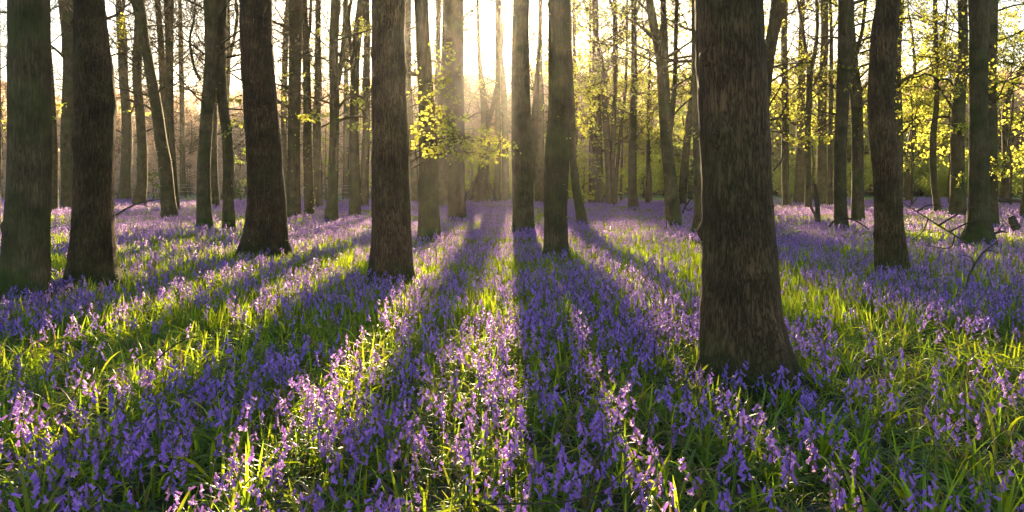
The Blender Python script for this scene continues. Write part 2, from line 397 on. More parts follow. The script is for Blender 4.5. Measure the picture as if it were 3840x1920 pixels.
    if d > 16 and abs(bx) > 3.5:          # the finely twigged side boughs one sees against the sky
        for k in range(9):
            zz = rng.uniform(3.0, H + YH / FS * d + 1.5)
            if zz > HT * .95: continue
            c, r = at_z(zz); an = rng.random() * 6.283; mb = MB(); tips = []
            twiggy(mb, c, Vector((math.cos(an), math.sin(an), rng.uniform(.1, .7))).normalized(), rng.uniform(1.5, 3.2), max(.012, r * .2), 3 if k < 5 else 2, tips, rng, 4, 0, .00024 * d)
            br = mb.build('branch', bark_m, root, base)
            if bx > 0: put_leaves(tips, leafy * .5, br)
    for k in range(crown):
        zz = zlo + (HT * .97 - zlo) * ((k + rng.random() * .8) / crown) ** 1.0
        c, r = at_z(zz); an = rng.random() * 2 * math.pi
        up = 0.25 + 0.5 * (zz / HT)
        dd = Vector((math.cos(an), math.sin(an), up)).normalized()
        L = (1.3 + 0.13 * HT * rng.random() + 1.0 * (1 - zz / HT)) * (0.8 + .5 * rng.random())
        mb = MB(); tips = []
        twiggy(mb, c, dd, L * .9, max(.014, r * .24), 3 if d > 12 else 2, tips, rng, 4, 0, .00028 * d)
        br = mb.build('branch', bark_m, root, base)
        put_leaves(tips, leafy, br)
    # leafy sprays given by the photograph: (x, y, rx, ry, number of leaves[, leaf size px])
    for sp in sprays:
        x, y, rx, ry, nl = sp[:5]; lp = .8 * (sp[5] if len(sp) > 5 else 12); nl = int(nl * 1.5); rx *= 1.15; ry *= 1.2
        dd = d + rng.uniform(-.1, .1) * min(8, d)
        c = P(x, y, dd); sx, sz = rx / FS * dd, ry / FS * dd; sy = max(sx, sz) * 0.9
        start, r = at_z(min(HT * .9, max(0.8, c.z - 0.25 * abs(c.x - at_z(c.z)[0].x) - .1)))
        mb = MB(); mid = start.lerp(c, .5) + Vector((0, 0, .12 * (c - start).length))
        ln = catmull([tuple(start), tuple(mid), tuple(c), tuple(c + (c - mid).normalized() * sx * .5)], 5)
        pp = [Vector(q) for q in ln]; rad = max(.003, min(r * .2, 0.004 + (c - start).length * .006))
        mb.tube(pp, [rad * (1 - .8 * i / len(pp)) for i in range(len(pp))], 5)
        lb = MB(); size = lp * dd / FS
        ntw = max(4, nl // 5)
        for t in range(ntw):
            a = pp[rng.randrange(len(pp) // 2, len(pp))]
            e = c + Vector((rng.gauss(0, .55) * sx, rng.gauss(0, .55) * sy, rng.gauss(0, .55) * sz))
            m = a.lerp(e, .5) + Vector((0, 0, .05 * (e - a).length)) + rv() * .04 * (e - a).length
            tw = [Vector(q) for q in catmull([tuple(a), tuple(m), tuple(e)], 4)]
            mb.tube(tw, [max(.0018, rad * .35, .00016 * d) * (1 - .6 * i / len(tw)) for i in range(len(tw))], 3, cap=False)
            for j in range(max(1, nl // ntw)):
                s = 0.35 + .65 * rng.random(); q = tw[min(len(tw) - 1, int(s * len(tw)))]
                leaves_at(lb, q + rv() * size * .55, size, rng, .3)
        br = mb.build('branch', bark_m, root, base); lb.build('leaves', M_LEAF, br, base)
    if not shoots and d > 15 and rng.random() < .45: shoots = rng.randint(15, 45)
    if shoots:       # tufts of tiny shoots clinging to the bark
        lb = MB()
        for _ in range(shoots):
            zz = rng.uniform(.4, 1.3 + d * .2); c, r = at_z(zz); an = rng.random() * 6.283
            o = Vector((math.cos(an), math.sin(an), .3)); leaves_at(lb, c + o * r * 1.03, lsz * .7, rng)
        lb.build('shoots', M_LEAF, root, base)
    TREES.append(root); return root

O, B = M_OAK, M_BEECH
#TREES_BEGIN
tree('smooth greenish beech trunk filling the left edge of the wood', [(92,0,165),(96,400,172),(99,700,178),(97,950,192),(95,1095,218)], B, sprays=(), low=5)
tree('dark trunk half cut off by the left border behind the greenish beech', [(-14,0,40),(-6,300,30),(-10,600,32),(-18,830,44)], B, low=4, sprays=[(10,440,14,60,30)])
tree('slim dark curving trunk just right of the leftmost thick trunk', [(175,0,30),(180,150,28),(195,300,26),(203,430,27),(206,560,29),(204,700,34),(202,795,38)], B, sprays=[(218,405,14,40,40)], low=4)
tree('straight trunk half hidden behind the thick rough left oak', [(262,0,96),(272,210,92),(276,420,90),(278,630,90),(274,786,104)], B, low=6)
tree('thick oak with rough ridged bark and a wide mossy foot, second from the left', [(322,0,125),(335,140,140),(349,280,158),(358,420,162),(357,560,158),(355,700,155),(352,895,178),(348,990,198),(347,1042,228)], O, 'oak_tree', rough=.009, low=5)
tree('pale trunk wearing a collar of yellow leaves near the top left', [(436,0,24),(445,70,36),(455,140,40),(462,280,38),(467,385,39),(469,525,44),(468,665,46),(466,750,60)], B, forks=[[(449,80,18),(460,30,16),(464,0,14)]], sprays=[(450,120,24,60,200,9),(450,80,18,30,80,9),(468,400,34,14,40),(510,418,30,8,24),(462,500,20,120,50,7)], low=5, leafy=.55*.0, crown=8)
tree('slightly curved trunk just left of the forked leaning beech', [(523,0,40),(522,140,38),(519,210,39),(517,315,36),(523,420,38),(528,560,40),(530,665,42),(524,772,64)], B, crown=8)
tree('trunk leaning down to the right, left of two slim twin stems', [(519,0,52),(535,70,49),(545,140,42),(559,210,40),(582,350,45),(592,420,46),(604,525,49),(621,630,51),(628,735,58),(637,818,76)], B, crown=6, low=5)
tree('slim knotted stem passing behind the right-leaning trunk', [(590,0,24),(602,140,25),(611,280,28),(622,420,28),(634,540,26),(648,700,24),(652,770,30)], B, crown=8, low=5)
tree('slender stem standing against the right side of the leaning trunk', [(632,0,40),(634,140,33),(637,280,30),(641,420,26),(650,560,20),(657,680,20),(663,795,28)], B, low=5)
tree('thin straight far pole of a tree in the gap left of centre-left pair', [(672,0,14),(679,210,19),(681,350,20),(683,560,21),(686,740,28)], B, crown=14, low=3)
tree('left one of two close trunks standing before the thick centre-left oak', [(782,0,50),(782,70,48),(784,210,49),(776,350,51),(769,490,51),(764,630,54),(765,770,59),(768,850,68)], B, forks=[[(752,300,12),(728,250,10),(712,150,9),(728,70,7),(732,0,6)]], crown=5)
tree('kinked trunk crossing to the right beside its straighter close neighbour', [(829,0,46),(826,140,38),(826,210,38),(828,350,44),(836,420,42),(847,490,42),(854,594,43),(855,700,42),(858,847,54)], B, sprays=[(895,375,50,22,60),(890,455,60,20,50),(860,480,20,40,20)], crown=6)
tree('thin far trunk showing in the slit between the two close trunks', [(808,0,28),(806,350,26),(804,490,24),(803,630,26),(807,772,40)], B, crown=9)
tree('far trunk with wide foot peeping out behind the kinked trunk', [(856,0,24),(856,210,22),(854,400,20),(858,600,36),(860,745,66)], B, forks=[[(858,215,14),(872,170,12),(890,60,12),(884,0,10)]], crown=14, low=3)
tree('thick dark oak with finely cracked bark left of centre, flared foot', [(974,0,122),(977,140,124),(983,280,126),(990,420,128),(996,560,134),(1000,700,142),(999,770,150),(992,860,166),(988,905,180),(986,948,206)], O, 'oak_tree', rough=.008, low=6)
tree('straight mid-sized trunk next right to the thick centre-left oak', [(1106,0,55),(1106,140,52),(1104,280,50),(1104,420,48),(1104,560,50),(1102,700,54),(1103,815,58)], B, sprays=[(1090,275,50,16,44),(1130,440,80,18,90),(1070,400,18,60,24)], crown=6)
tree('slim trunk hugging the right edge of the thick centre-left oak', [(1080,0,22),(1074,100,24),(1066,280,25),(1062,420,24),(1064,560,22),(1066,755,28)], B, crown=9)
tree('bumpy trunk studded with little shoots left of the wavy slim trunk', [(1140,0,24),(1145,140,27),(1148,280,30),(1150,420,31),(1151,560,36),(1157,700,37),(1161,809,42)], B, shoots=160, crown=7, forks=[[(1150,180,14),(1163,100,12),(1166,0,10)]])
tree('wavy slim trunk bent left at mid height among the centre-left group', [(1193,0,22),(1193,140,24),(1194,280,30),(1195,350,29),(1189,420,31),(1189,560,35),(1192,700,35),(1192,782,38)], B, sprays=[(1200,120,24,12,20),(1180,300,20,30,20)], crown=10)
tree('trunk with an upright side stem left of the straight centre-left trunk', [(1264,0,38),(1256,140,35),(1254,210,35),(1256,350,38),(1255,490,37),(1250,630,39),(1248,700,41),(1245,832,58)], B, forks=[[(1268,320,18),(1284,200,18),(1292,100,16),(1294,0,14)],[(1266,410,12),(1300,370,9),(1350,362,7),(1385,368,5)],[(1268,455,12),(1310,440,9),(1370,438,6),(1400,440,4)]], sprays=[(1350,380,50,40,46),(1345,480,50,16,36),(1300,335,40,20,20)], crown=6)
tree('trunk dividing high up, just left of the big reddish centre trunk', [(1360,0,38),(1346,100,34),(1334,210,35),(1332,350,36),(1330,490,38),(1331,630,41),(1331,760,46),(1331,815,52)], B, forks=[[(1326,260,16),(1314,180,15),(1308,60,14),(1322,-20,12)]], sprays=[(1368,105,36,50,90),(1330,200,30,40,24)], crown=6)
tree('slim trunk touching the left side of the big reddish centre trunk', [(1375,0,24),(1376,175,25),(1372,315,31),(1374,490,29),(1369,630,33),(1367,784,34)], B, crown=8)
tree('faint thin trunk far behind the two-stemmed trunk left of centre', [(1298,0,16),(1298,210,19),(1298,350,21),(1297,560,23),(1297,740,29)], B, crown=12, leafy=.55*.25, low=3, sprays=[(1240,560,50,80,80,8),(1350,620,40,60,60,8)])
tree('big straight reddish-brown trunk left of the sunlit leaf spray', [(1452,0,128),(1453,175,130),(1455,350,136),(1461,490,142),(1463,630,146),(1465,800,150),(1466,900,154),(1465,980,162),(1464,1038,176)], O, 'oak_tree', rough=.006, low=6,
     sprays=[(1610,390,70,110,70,17),(1655,460,90,90,110,16),(1720,520,110,60,130,15),(1800,570,110,45,130,15),(1565,500,35,70,40,17),(1690,300,60,90,50,15),(1870,530,60,35,50,14),(1640,560,70,40,60,17),(1660,200,60,80,30,14)])
tree('trunk mostly hidden behind the big reddish-brown trunk', [(1520,0,46),(1522,250,44),(1530,450,38),(1546,600,36),(1553,760,44)], B, crown=8)
tree('leaning mid-distance trunk behind the sunlit leaf spray', [(1580,0,52),(1586,140,54),(1593,280,58),(1599,420,62),(1606,560,74),(1607,700,78),(1609,800,81),(1612,884,92)], B, crown=5, low=6)
tree('thin trunk between the leaning trunk and the broad hazy trunk', [(1645,0,22),(1643,140,20),(1641,280,20),(1640,480,21),(1641,600,22),(1642,757,28)], B, crown=8, sprays=[(1625,200,50,60,60,10)])
tree('left-hand hazy trunk of the overlapping pair by the sunlit leaves', [(1682,0,44),(1674,280,46),(1668,420,48),(1665,600,50),(1664,700,52),(1668,780,58)], B, crown=6, sprays=[(1700,150,60,90,120,11)])
tree('right-hand broader hazy trunk of the overlapping pair by the sunlit leaves', [(1702,0,70),(1702,280,72),(1704,420,76),(1708,560,74),(1712,700,66),(1715,818,72)], B, crown=5)
tree('ragged old tree with sticks leaned on its foot left of the sun', [(1790,0,12),(1800,250,18),(1815,400,28),(1818,520,36),(1812,640,42),(1806,720,46),(1804,757,58)], B, 'old_tree', forks=[[(1818,540,18),(1840,430,17),(1862,330,15),(1880,200,12),(1890,60,8)]], crown=9, low=4, leafy=.55*.1, sprays=[(1800,330,60,60,60,8),(1830,650,30,50,40,8)])
tree('thin trunk just left of the slim tapering trunk under the sun', [(1866,0,16),(1867,335,20),(1868,560,23),(1863,757,28)], B, crown=7, low=5)
tree('slim tapering trunk directly left of the sun-backed central trunk', [(1872,0,16),(1878,210,20),(1889,350,23),(1893,490,24),(1895,630,27),(1896,757,36)], B, crown=7, low=5)
tree('straight central trunk standing right under the sun', [(1955,0,62),(1954,70,64),(1953,210,68),(1954,350,72),(1957,490,76),(1959,630,81),(1961,770,82),(1962,864,88)], B, crown=3, low=8, height=13)
tree('hazy trunk behind, between the two main sunlit central trunks', [(2030,0,12),(2026,150,16),(2021,260,26),(2020,350,38),(2020,490,42),(2022,630,40),(2023,760,36)], B, crown=8, low=5)
tree('trunk leaning left and vanishing behind the central trunk', [(2024,0,8),(2020,180,12),(2010,350,22),(1999,520,29),(1986,700,31),(1976,800,36)], B, crown=5, low=6)
tree('stout trunk with burrs just right of the central trunk under the sun', [(2095,0,84),(2095,140,84),(2100,280,88),(2101,400,90),(2094,490,92),(2088,600,96),(2085,700,93),(2084,800,89),(2086,900,96),(2086,948,106)], B, crown=5, low=6, shoots=20)
tree('slender trunk leaning left behind the stout burred trunk', [(2125,0,30),(2135,280,30),(2146,420,27),(2147,560,27),(2160,700,33),(2181,835,44)], B, crown=6, sprays=[(2180,210,60,80,120,13),(2215,350,60,60,110,13),(2190,470,50,50,60,12)])
tree('thread-thin stem right of the stout burred trunk', [(2152,0,12),(2154,210,14),(2156,350,14),(2160,470,14),(2164,600,15),(2166,757,18)], B, crown=14, leafy=.55*.15, low=3)
tree('leaf-draped short-looking trunk right of the thread-thin stem', [(2232,0,24),(2234,200,28),(2236,420,38),(2238,560,42),(2240,760,50)], B, crown=14, low=3, leafy=.55*.5, leafpx=9, sprays=[(2240,310,80,40,150,9),(2235,560,30,100,110,9),(2200,620,40,60,120,9),(2180,560,30,50,90,9)])
tree('pole-thin trunk against the leaf-draped trunk', [(2213,0,8),(2214,300,10),(2215,420,11),(2214,600,13),(2214,759,16)], B, crown=6, leafy=.55*.4, low=4, leafpx=9)
tree('Y-shaped tree with forking bare limbs right of the sun', [(2266,255,26),(2268,400,25),(2275,500,27),(2284,650,29),(2286,766,34)], B, height=7.2, crown=3, low=5, forks=[[(2266,270,24),(2252,210,22),(2236,140,20),(2230,60,18),(2228,0,16)],[(2268,270,20),(2284,232,17),(2303,195,16),(2308,100,14),(2300,40,12),(2284,-10,10)],[(2236,110,12),(2215,60,10),(2196,20,8),(2186,-10,6)]], leafy=.55*.25, leafpx=9, sprays=[(2300,330,70,40,110,9)])
tree('trunk rising behind the Y-shaped forking tree', [(2305,0,16),(2308,200,20),(2307,350,19),(2301,490,20),(2297,620,20),(2300,768,24)], B, crown=14, low=3, leafy=.55*.35, leafpx=9)
tree('thin stem slanting up to the right of the Y-shaped tree', [(2352,0,8),(2350,210,9),(2345,350,11),(2328,490,12),(2314,630,13),(2308,767,16)], B, crown=8, leafy=.55*.3, leafpx=9)
tree('straight trunk with sunlit shoots midway between Y-shaped and V-stemmed trees', [(2377,0,20),(2377,140,22),(2377,280,23),(2374,420,28),(2372,560,31),(2372,700,33),(2376,778,46)], B, crown=12, low=4, leafy=.55*.3, leafpx=9, sprays=[(2380,320,30,60,70,10),(2440,300,60,60,100,9)], forks=[[(2382,60,11),(2394,30,10),(2400,-10,9)]])
tree('thin far stem left of the V-stemmed tree', [(2440,0,6),(2437,100,8),(2436,250,10),(2431,420,13),(2430,630,15),(2428,762,19)], B, crown=10, leafy=.55*.4, low=3, leafpx=9, sprays=[(2440,480,60,60,120,9),(2440,600,40,30,60,9)])
tree('tree splitting into three upright stems, halfway to the big right oak', [(2482,275,46),(2490,420,47),(2500,560,46),(2515,700,52),(2522,840,70)], B, height=5.6, crown=0, low=5, forks=[[(2482,300,36),(2474,210,34),(2452,100,31),(2436,0,29)],[(2484,300,34),(2491,220,29),(2492,140,26),(2487,0,21)],[(2504,520,26),(2520,420,22),(2530,300,17),(2534,140,16),(2539,0,15)]], leafy=.55*.1, sprays=[(2490,290,50,50,60,10),(2580,120,40,40,50,9)])
tree('leaning trunk left of the shadowed trunk beside the big right oak', [(2622,0,28),(2614,200,30),(2600,350,28),(2580,490,29),(2566,630,32),(2558,768,34)], B, crown=7, leafy=.55*.15, leafpx=9, sprays=[(2570,500,30,30,40,9)])
tree('thin upright stem in the gap before the big right oak', [(2602,0,14),(2598,300,17),(2594,500,19),(2590,742,24)], B, crown=8, leafy=.55*.2, leafpx=9)
tree('shadowed trunk tucked against the left side of the big right oak', [(2632,0,70),(2634,350,68),(2636,600,68),(2638,780,74),(2634,870,96)], B, crown=4, low=6, sprays=[(2612,500,24,40,20,10)])
tree('biggest oak with deeply ridged bark standing nearest on the right', [(2752,-60,266),(2752,0,268),(2755,140,270),(2760,280,274),(2764,420,272),(2769,560,278),(2771,700,278),(2777,850,286),(2780,1000,296),(2781,1150,318),(2790,1270,346),(2797,1350,382),(2800,1395,420)], O, 'oak_tree', yb=1340, rough=.008, low=5, forks=[])
tree('dark trunk leaning out from behind the biggest oak at the top', [(2918,0,62),(2903,80,54),(2888,150,48),(2860,400,46),(2840,600,48),(2830,810,60)], B, crown=5, low=5)
tree('slim dark trunk first in line right of the biggest oak', [(2945,0,22),(2941,140,24),(2941,280,27),(2942,420,27),(2941,560,28),(2947,700,31),(2952,772,38)], B, crown=12, low=4, leafy=.55*.25, sprays=[(2925,325,40,14,26),(2950,400,40,60,40,9)])
tree('mossy trunk second in line right of the biggest oak', [(3005,0,22),(3005,200,25),(3004,350,31),(3000,490,36),(2998,630,37),(2996,758,48)], B, crown=12, low=4, leafy=.55*.3, leafpx=10)
tree('slender Y-forked tree beside the charred snag', [(3040,235,24),(3037,350,24),(3030,490,24),(3029,630,23),(3031,782,30)], B, height=6.2, crown=2, low=4.5, forks=[[(3040,255,18),(3022,190,13),(3006,80,11),(2991,0,9)],[(3042,255,18),(3057,190,15),(3065,100,13),(3062,0,11)],[(3045,330,9),(3080,260,8),(3100,180,6),(3130,100,5)]], leafy=.55*.25, leafpx=10, sprays=[(3010,525,90,20,110,11),(3090,522,40,22,60,11),(3000,430,30,50,40,10)])
tree('yellow-green tinted trunk right behind the Y-forked slender tree', [(3092,0,30),(3093,140,31),(3088,350,34),(3085,560,37),(3083,766,48)], B, crown=14, low=4, leafy=.55*.35, leafpx=10, sprays=[(3075,470,50,50,90,10)])
tree('narrow stem squeezed left of the tall straight right-hand trunk', [(3114,0,12),(3116,100,14),(3117,280,16),(3115,560,20),(3112,776,26)], B, crown=8, leafy=.55*.2, leafpx=10)
tree('tall straight trunk with spots of light left of the thick curved one', [(3167,0,62),(3166,140,58),(3163,280,54),(3158,420,49),(3153,560,48),(3150,700,50),(3152,842,58)], B, crown=5, sprays=[(3165,255,50,14,24,9),(3180,320,60,50,26,9)], low=6)
tree('trunk bulging right behind the tall straight spotted one', [(3182,0,34),(3190,210,38),(3203,350,47),(3211,490,46),(3215,630,47),(3217,822,58)], B, forks=[[(3200,230,18),(3216,180,16),(3232,120,14),(3240,60,13),(3247,-10,12)]], crown=6, leafy=.55*.2, sprays=[(3215,60,60,40,80,10)])
tree('thick curved rough-barked trunk bowing left at mid height', [(3319,0,92),(3303,140,100),(3295,280,100),(3293,420,99),(3306,560,101),(3324,700,107),(3330,800,113),(3337,900,122),(3342,998,136)], O, 'oak_tree', rough=.007, low=6)
tree('smooth straight trunk just behind the thick curved right trunk', [(3373,0,34),(3368,140,37),(3366,280,38),(3364,420,46),(3362,560,47),(3362,700,46),(3362,776,54)], B, crown=8, low=4, leafy=.55*.2)
tree('leaf-smothered tree leaning right in the bright right-hand gap', [(3452,425,24),(3430,490,27),(3411,630,32),(3405,758,40)], B, height=7, crown=4, low=3.5, leafy=.55*.7, leafpx=11, forks=[[(3448,440,20),(3475,385,18),(3500,335,13),(3530,280,9)],[(3446,440,16),(3436,360,14),(3430,250,10),(3420,120,7)]], sprays=[(3430,330,70,70,190,11),(3460,500,70,60,190,11),(3415,620,50,36,90,11),(3420,440,50,60,120,11)])
tree('slim dark S-curved trunk alone in the bright right-hand gap', [(3506,0,17),(3509,140,19),(3513,280,19),(3517,385,21),(3505,490,26),(3502,594,28),(3506,700,28),(3518,798,38)], B, forks=[[(3515,215,10),(3528,160,10),(3542,100,9),(3552,0,8)],[(3515,290,9),(3470,280,7),(3400,285,5)],[(3518,300,9),(3560,300,8),(3600,345,6)],[(3514,440,10),(3560,440,10),(3580,470,8)]], crown=7, leafy=.55*.6, leafpx=11, low=5, sprays=[(3530,250,90,60,90,11),(3470,180,80,60,90,11),(3440,60,70,50,90,11),(3540,520,50,50,110,12)])
tree('broad trunk pair-like in outline left of the tall right beech', [(3605,0,38),(3606,210,40),(3598,350,52),(3594,490,57),(3596,630,58),(3594,808,72)], B, crown=7, leafy=.55*.5, leafpx=11, low=4, sprays=[(3610,480,50,40,90,12),(3605,670,40,26,40,12),(3590,330,50,40,60,11)])
tree('thick straight beech with mossy root flare near the right edge', [(3655,0,88),(3657,140,77),(3658,280,74),(3662,420,75),(3668,560,79),(3669,700,82),(3670,820,97),(3664,895,135)], B, crown=5, low=6)
tree('dark trunk tight behind the right side of the thick straight beech', [(3718,0,48),(3713,140,45),(3710,280,42),(3715,420,43),(3720,560,38),(3723,700,36),(3726,844,48)], B, crown=6, leafy=.55*.3, sprays=[(3735,120,40,100,130,12),(3730,340,50,100,150,12),(3738,620,36,70,120,12)], low=5)
tree('ivy-speckled tree bending to the right at the far right', [(3900,100,20),(3845,240,24),(3800,320,25),(3774,400,27),(3768,490,29),(3770,630,35),(3768,762,50)], B, crown=12, low=4, leafy=.55*.6, leafpx=11, sprays=[(3780,330,70,80,190,11),(3790,600,50,80,150,11),(3800,60,70,40,130,11),(3810,700,36,24,50,11),(3800,460,50,60,130,11)])
tree('trunk slice at the extreme right border', [(3866,0,26),(3858,500,26),(3850,700,30),(3842,809,42)], B, crown=6, leafy=.55*.4, sprays=[(3825,200,30,80,60,11)])
def young(label, x, yt, yb_, w, d, n, lp=9, mat=None, stems=1):
    """a small tree in fresh leaf: crown seen between rows yt and yb_, w wide, standing d away"""
    rng = random.Random(int(x * 7 + yt)); c0 = P(x, yt, d); c1 = P(x, yb_, d); g = gz(c0.x, d); base = Vector((c0.x, d, g))
    root = empty('young_beech', base); tag(root, label, 'tree', 'young trees in fresh leaf')
    hw = w / 2 / FS * d; zt, zb = c0.z, max(g + .3, c1.z); mb = MB(); pp = []
    for i in range(9):
        t = i / 8; pp.append(Vector((c0.x + rng.gauss(0, .06) * t * hw * 2, d + rng.gauss(0, .05), g - .1 + (zt - g) * t)))
    mb.tube(pp, [max(.012, .028 + .012 * hw * 2) * (1 - .85 * i / 8) * 1.3 for i in range(9)], 8); mb.build('trunk', M_BEECH, root, base)
    nb = max(5, int(n / 45)); lb = MB(); bb = MB(); sz = lp * d / FS
    for k in range(nb):
        t = (k + rng.random()) / nb; z = zb + (zt - zb) * t; i = max(0, min(7, int((z - g) / (zt - g) * 8))); a = pp[i].lerp(pp[i + 1], .5)
        an = rng.random() * 6.283; ln = hw * (.45 + .75 * math.sin(math.pi * min(1, .15 + t * .85))) * rng.uniform(.5, 1.25)
        dr = Vector((math.cos(an), math.sin(an), rng.uniform(-.05, .45))).normalized(); tips = []
        twiggy(bb, a, dr, ln, .012 + .006 * hw, 1, tips, rng, 4, .01, .00022 * d)
        pts_ = tips + [a + dr * ln * rng.uniform(.35, 1) + rv() * .1 * hw for _ in range(3)]
        for _ in range(int(n / nb)):
            q = rng.choice(pts_); v = rv(); leaves_at(lb, q + Vector((v.x, v.y, v.z * .35)) * rng.random() * hw * .22, sz, rng)
    br = bb.build('crown', M_TWIG, root, base); lb.build('leaves', mat or M_LEAF, br, base)
M_DULL = thin('dull_spring_leaf', (0.07, 0.11, 0.025), (0.34, 0.40, 0.06), 0.5, 0.5, 0.3, 0.3)  # darker, duller green foliage of the dark green bushes
young('golden bush in leaf glowing between burred trunk and leaf-draped trunk', 2190, 560, 745, 110, 46, 700, 9)
young('young leafy tree filling the gap behind the Y-shaped tree', 2330, 200, 700, 190, 52, 1100, 9)
young('young leafy tree just left of the three-stemmed tree', 2440, 160, 690, 170, 50, 1000, 9)
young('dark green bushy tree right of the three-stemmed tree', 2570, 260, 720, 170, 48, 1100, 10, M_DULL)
young('yellow-green young tree in the slit left of the big reddish trunk', 1345, 380, 730, 110, 50, 600, 9)
young('yellow-green young tree left of the trunk with an upright side stem', 1222, 400, 720, 80, 52, 400, 9)
young('pale leafy sapling between the two overlapping hazy trunks and old tree', 1770, 420, 700, 120, 48, 500, 9)
young('leafy low tree directly behind the three-line trunks right of biggest oak', 3050, 330, 640, 230, 52, 700, 9)
young('bright leafy tree left of the leaf-smothered leaning tree', 3420, 180, 640, 190, 40, 1200, 10)
young('bright leafy tree right of the slim S-curved trunk', 3560, 130, 620, 190, 42, 1200, 10)
young('bright leafy tree at far right behind the ivy-speckled tree', 3790, 100, 690, 190, 40, 1200, 10)
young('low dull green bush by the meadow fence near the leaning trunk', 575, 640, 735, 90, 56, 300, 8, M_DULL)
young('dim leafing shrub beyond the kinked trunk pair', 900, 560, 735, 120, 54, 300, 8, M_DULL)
#TREES_END

# ------------------------------------------------------------------ fallen wood, snags, stump, fence
def limb(name, label, cat, px, depth_y, n=7, subs=(), mat=None, dz=0.0, group=None):
    """a bent piece of wood through photo points (x, y, width); depth from the row where it meets the flowers"""
    d = FS * (H - 0.33) / (depth_y - YH); mb = MB()
    c = [(*P(x, y, d + dz * i), w / 2 / FS * d) for i, (x, y, w) in enumerate(px)]
    ln = catmull(c, 5); pp = [Vector(q[:3]) for q in ln]
    for i, p in enumerate(pp): pp[i] = p + rv() * ln[i][3] * .15
    base = Vector((pp[0].x, pp[0].y, gz(pp[0].x, pp[0].y)))
    mb.tube(pp, [max(.002, q[3]) for q in ln], n)
    subb = []
    for s in subs:
        m2 = MB(); c = [(*P(x, y, d), w / 2 / FS * d) for (x, y, w) in s]; l2 = catmull(c, 4)
        m2.tube([Vector(q[:3]) + rv() * q[3] * .3 for q in l2], [max(.0015, q[3]) for q in l2], 5); subb.append(m2)
    if subb:
        root = empty(name, base); tag(root, label, cat, group); mb.build('main_stem', mat or M_WOOD, root, base)
        for m2 in subb: m2.build('side_twig', mat or M_WOOD, root, base)
        return root
    o = mb.build(name, mat or M_WOOD, None, base); o.location = base; return tag(o, label, cat, group)

limb('snag', 'charred broken upright snag with a short side stub among far flowers', 'snag', [(3066,830,20),(3066,780,18),(3060,730,15),(3056,690,9)], 822, 9, [[(3064,815,12),(3052,798,11),(3040,775,9)]])
limb('fallen_branch', 'long dead branch slanting down between curved trunk and right beech', 'branch', [(3385,760,3),(3440,795,4),(3520,845,6),(3600,895,6),(3655,925,4)], 925, 7,
     [[(3440,795,7),(3480,770,5),(3540,775,3)],[(3520,845,8),(3600,800,5),(3660,770,3)],[(3480,820,6),(3460,870,4),(3420,900,3)],[(3560,870,7),(3640,830,5),(3700,812,3)],[(3580,885,5),(3560,930,4),(3470,920,3)],[(3410,775,5),(3440,740,3),(3450,700,2)],[(3600,895,6),(3620,850,4),(3615,800,2)]])
limb('fallen_branch', 'pale broken limb lying at the foot of the right beech', 'branch', [(3722,880,6),(3740,872,9),(3760,868,8),(3778,872,4)], 885, 8, [[(3745,871,5),(3752,852,4),(3768,842,2)],[(3735,874,5),(3715,866,4),(3700,864,3)]])
limb('stump', 'slanting rotten stump right of the mossy-rooted beech', 'stump', [(3810,856,34),(3800,836,30),(3790,814,27)], 850, 12)
limb('fallen_branch', 'long low log resting behind the stump at far right', 'branch', [(3700,748,14),(3760,752,16),(3800,752,14),(3850,758,12)], 775, 8)
limb('fallen_branch', 'thin arched branch bowing over flowers before the tall straight trunk', 'branch', [(3110,850,7),(3130,828,8),(3165,818,8),(3210,828,6),(3260,862,3)], 856, 6)
limb('bare_sapling', 'pale bent sapling twig rising in front of the right beech', 'twig', [(3622,1085,7),(3630,1045,8),(3655,990,8),(3690,945,8),(3742,905,4)], 1075, 6, [[(3690,945,5),(3715,940,4),(3745,950,2)],[(3655,990,4),(3640,965,3),(3600,955,2)]])
limb('fallen_branch', 'slim curved dead branch on flowers right of the rough left oak', 'branch', [(436,806,8),(470,785,8),(520,762,6),(580,750,4),(640,745,2)], 806, 6, [[(520,762,4),(560,775,3),(590,770,2)]])
limb('bare_twig', 'long thin dark twig curving across the nearest flowers at bottom', 'twig', [(1760,1898,5),(1900,1890,7),(2080,1885,8),(2230,1855,7),(2330,1780,6),(2395,1700,4)], 1890, 6, [[(2230,1855,4),(2330,1850,3),(2430,1822,2)],[(2000,1888,4),(1940,1870,3),(1850,1862,2)]])
limb('bare_twig', 'fine arched dark twig over grass at lower left', 'twig', [(570,1370,5),(620,1320,6),(690,1275,5),(750,1262,3)], 1380, 5)
limb('dead_twig', 'knobbly bare branch sticking up beside shadowed trunk', 'twig', [(2560,800,8),(2570,775,7),(2590,745,6),(2598,715,4)], 800, 5, [[(2570,775,5),(2580,790,4),(2596,780,3)],[(2590,745,5),(2578,725,4),(2574,712,2)]])
limb('knot_twig', 'broken twig jutting from the bark of the biggest oak, upper right side', 'twig', [(2890,450,9),(2925,440,7),(2945,400,5),(2950,350,3)], 1395, 5, [[(2925,440,4),(2950,455,3),(2965,430,2)]])
limb('knot_twig', 'tiny broken twig on the right side of the biggest oak, mid height', 'twig', [(2900,640,6),(2925,610,5),(2945,560,3)], 1395, 5, [[(2925,610,3),(2950,600,2),(2962,580,2)]])
for i, (x0, y0, x1, y1) in enumerate([(1745,752,1800,640),(1760,756,1812,600),(1845,756,1812,620),(1862,754,1822,660),(1780,757,1806,655)]):
    nm = ['leftmost', 'second from left', 'rightmost bent', 'second from right', 'middle'][i]
    limb('leaning_pole', nm + ' pole leaned against the foot of the ragged old tree', 'pole', [(x0, y0, 11), ((x0 + x1) / 2, (y0 + y1) / 2 - 3, 9), (x1, y1, 6)], 762, 6, group='poles leaned on the old tree')

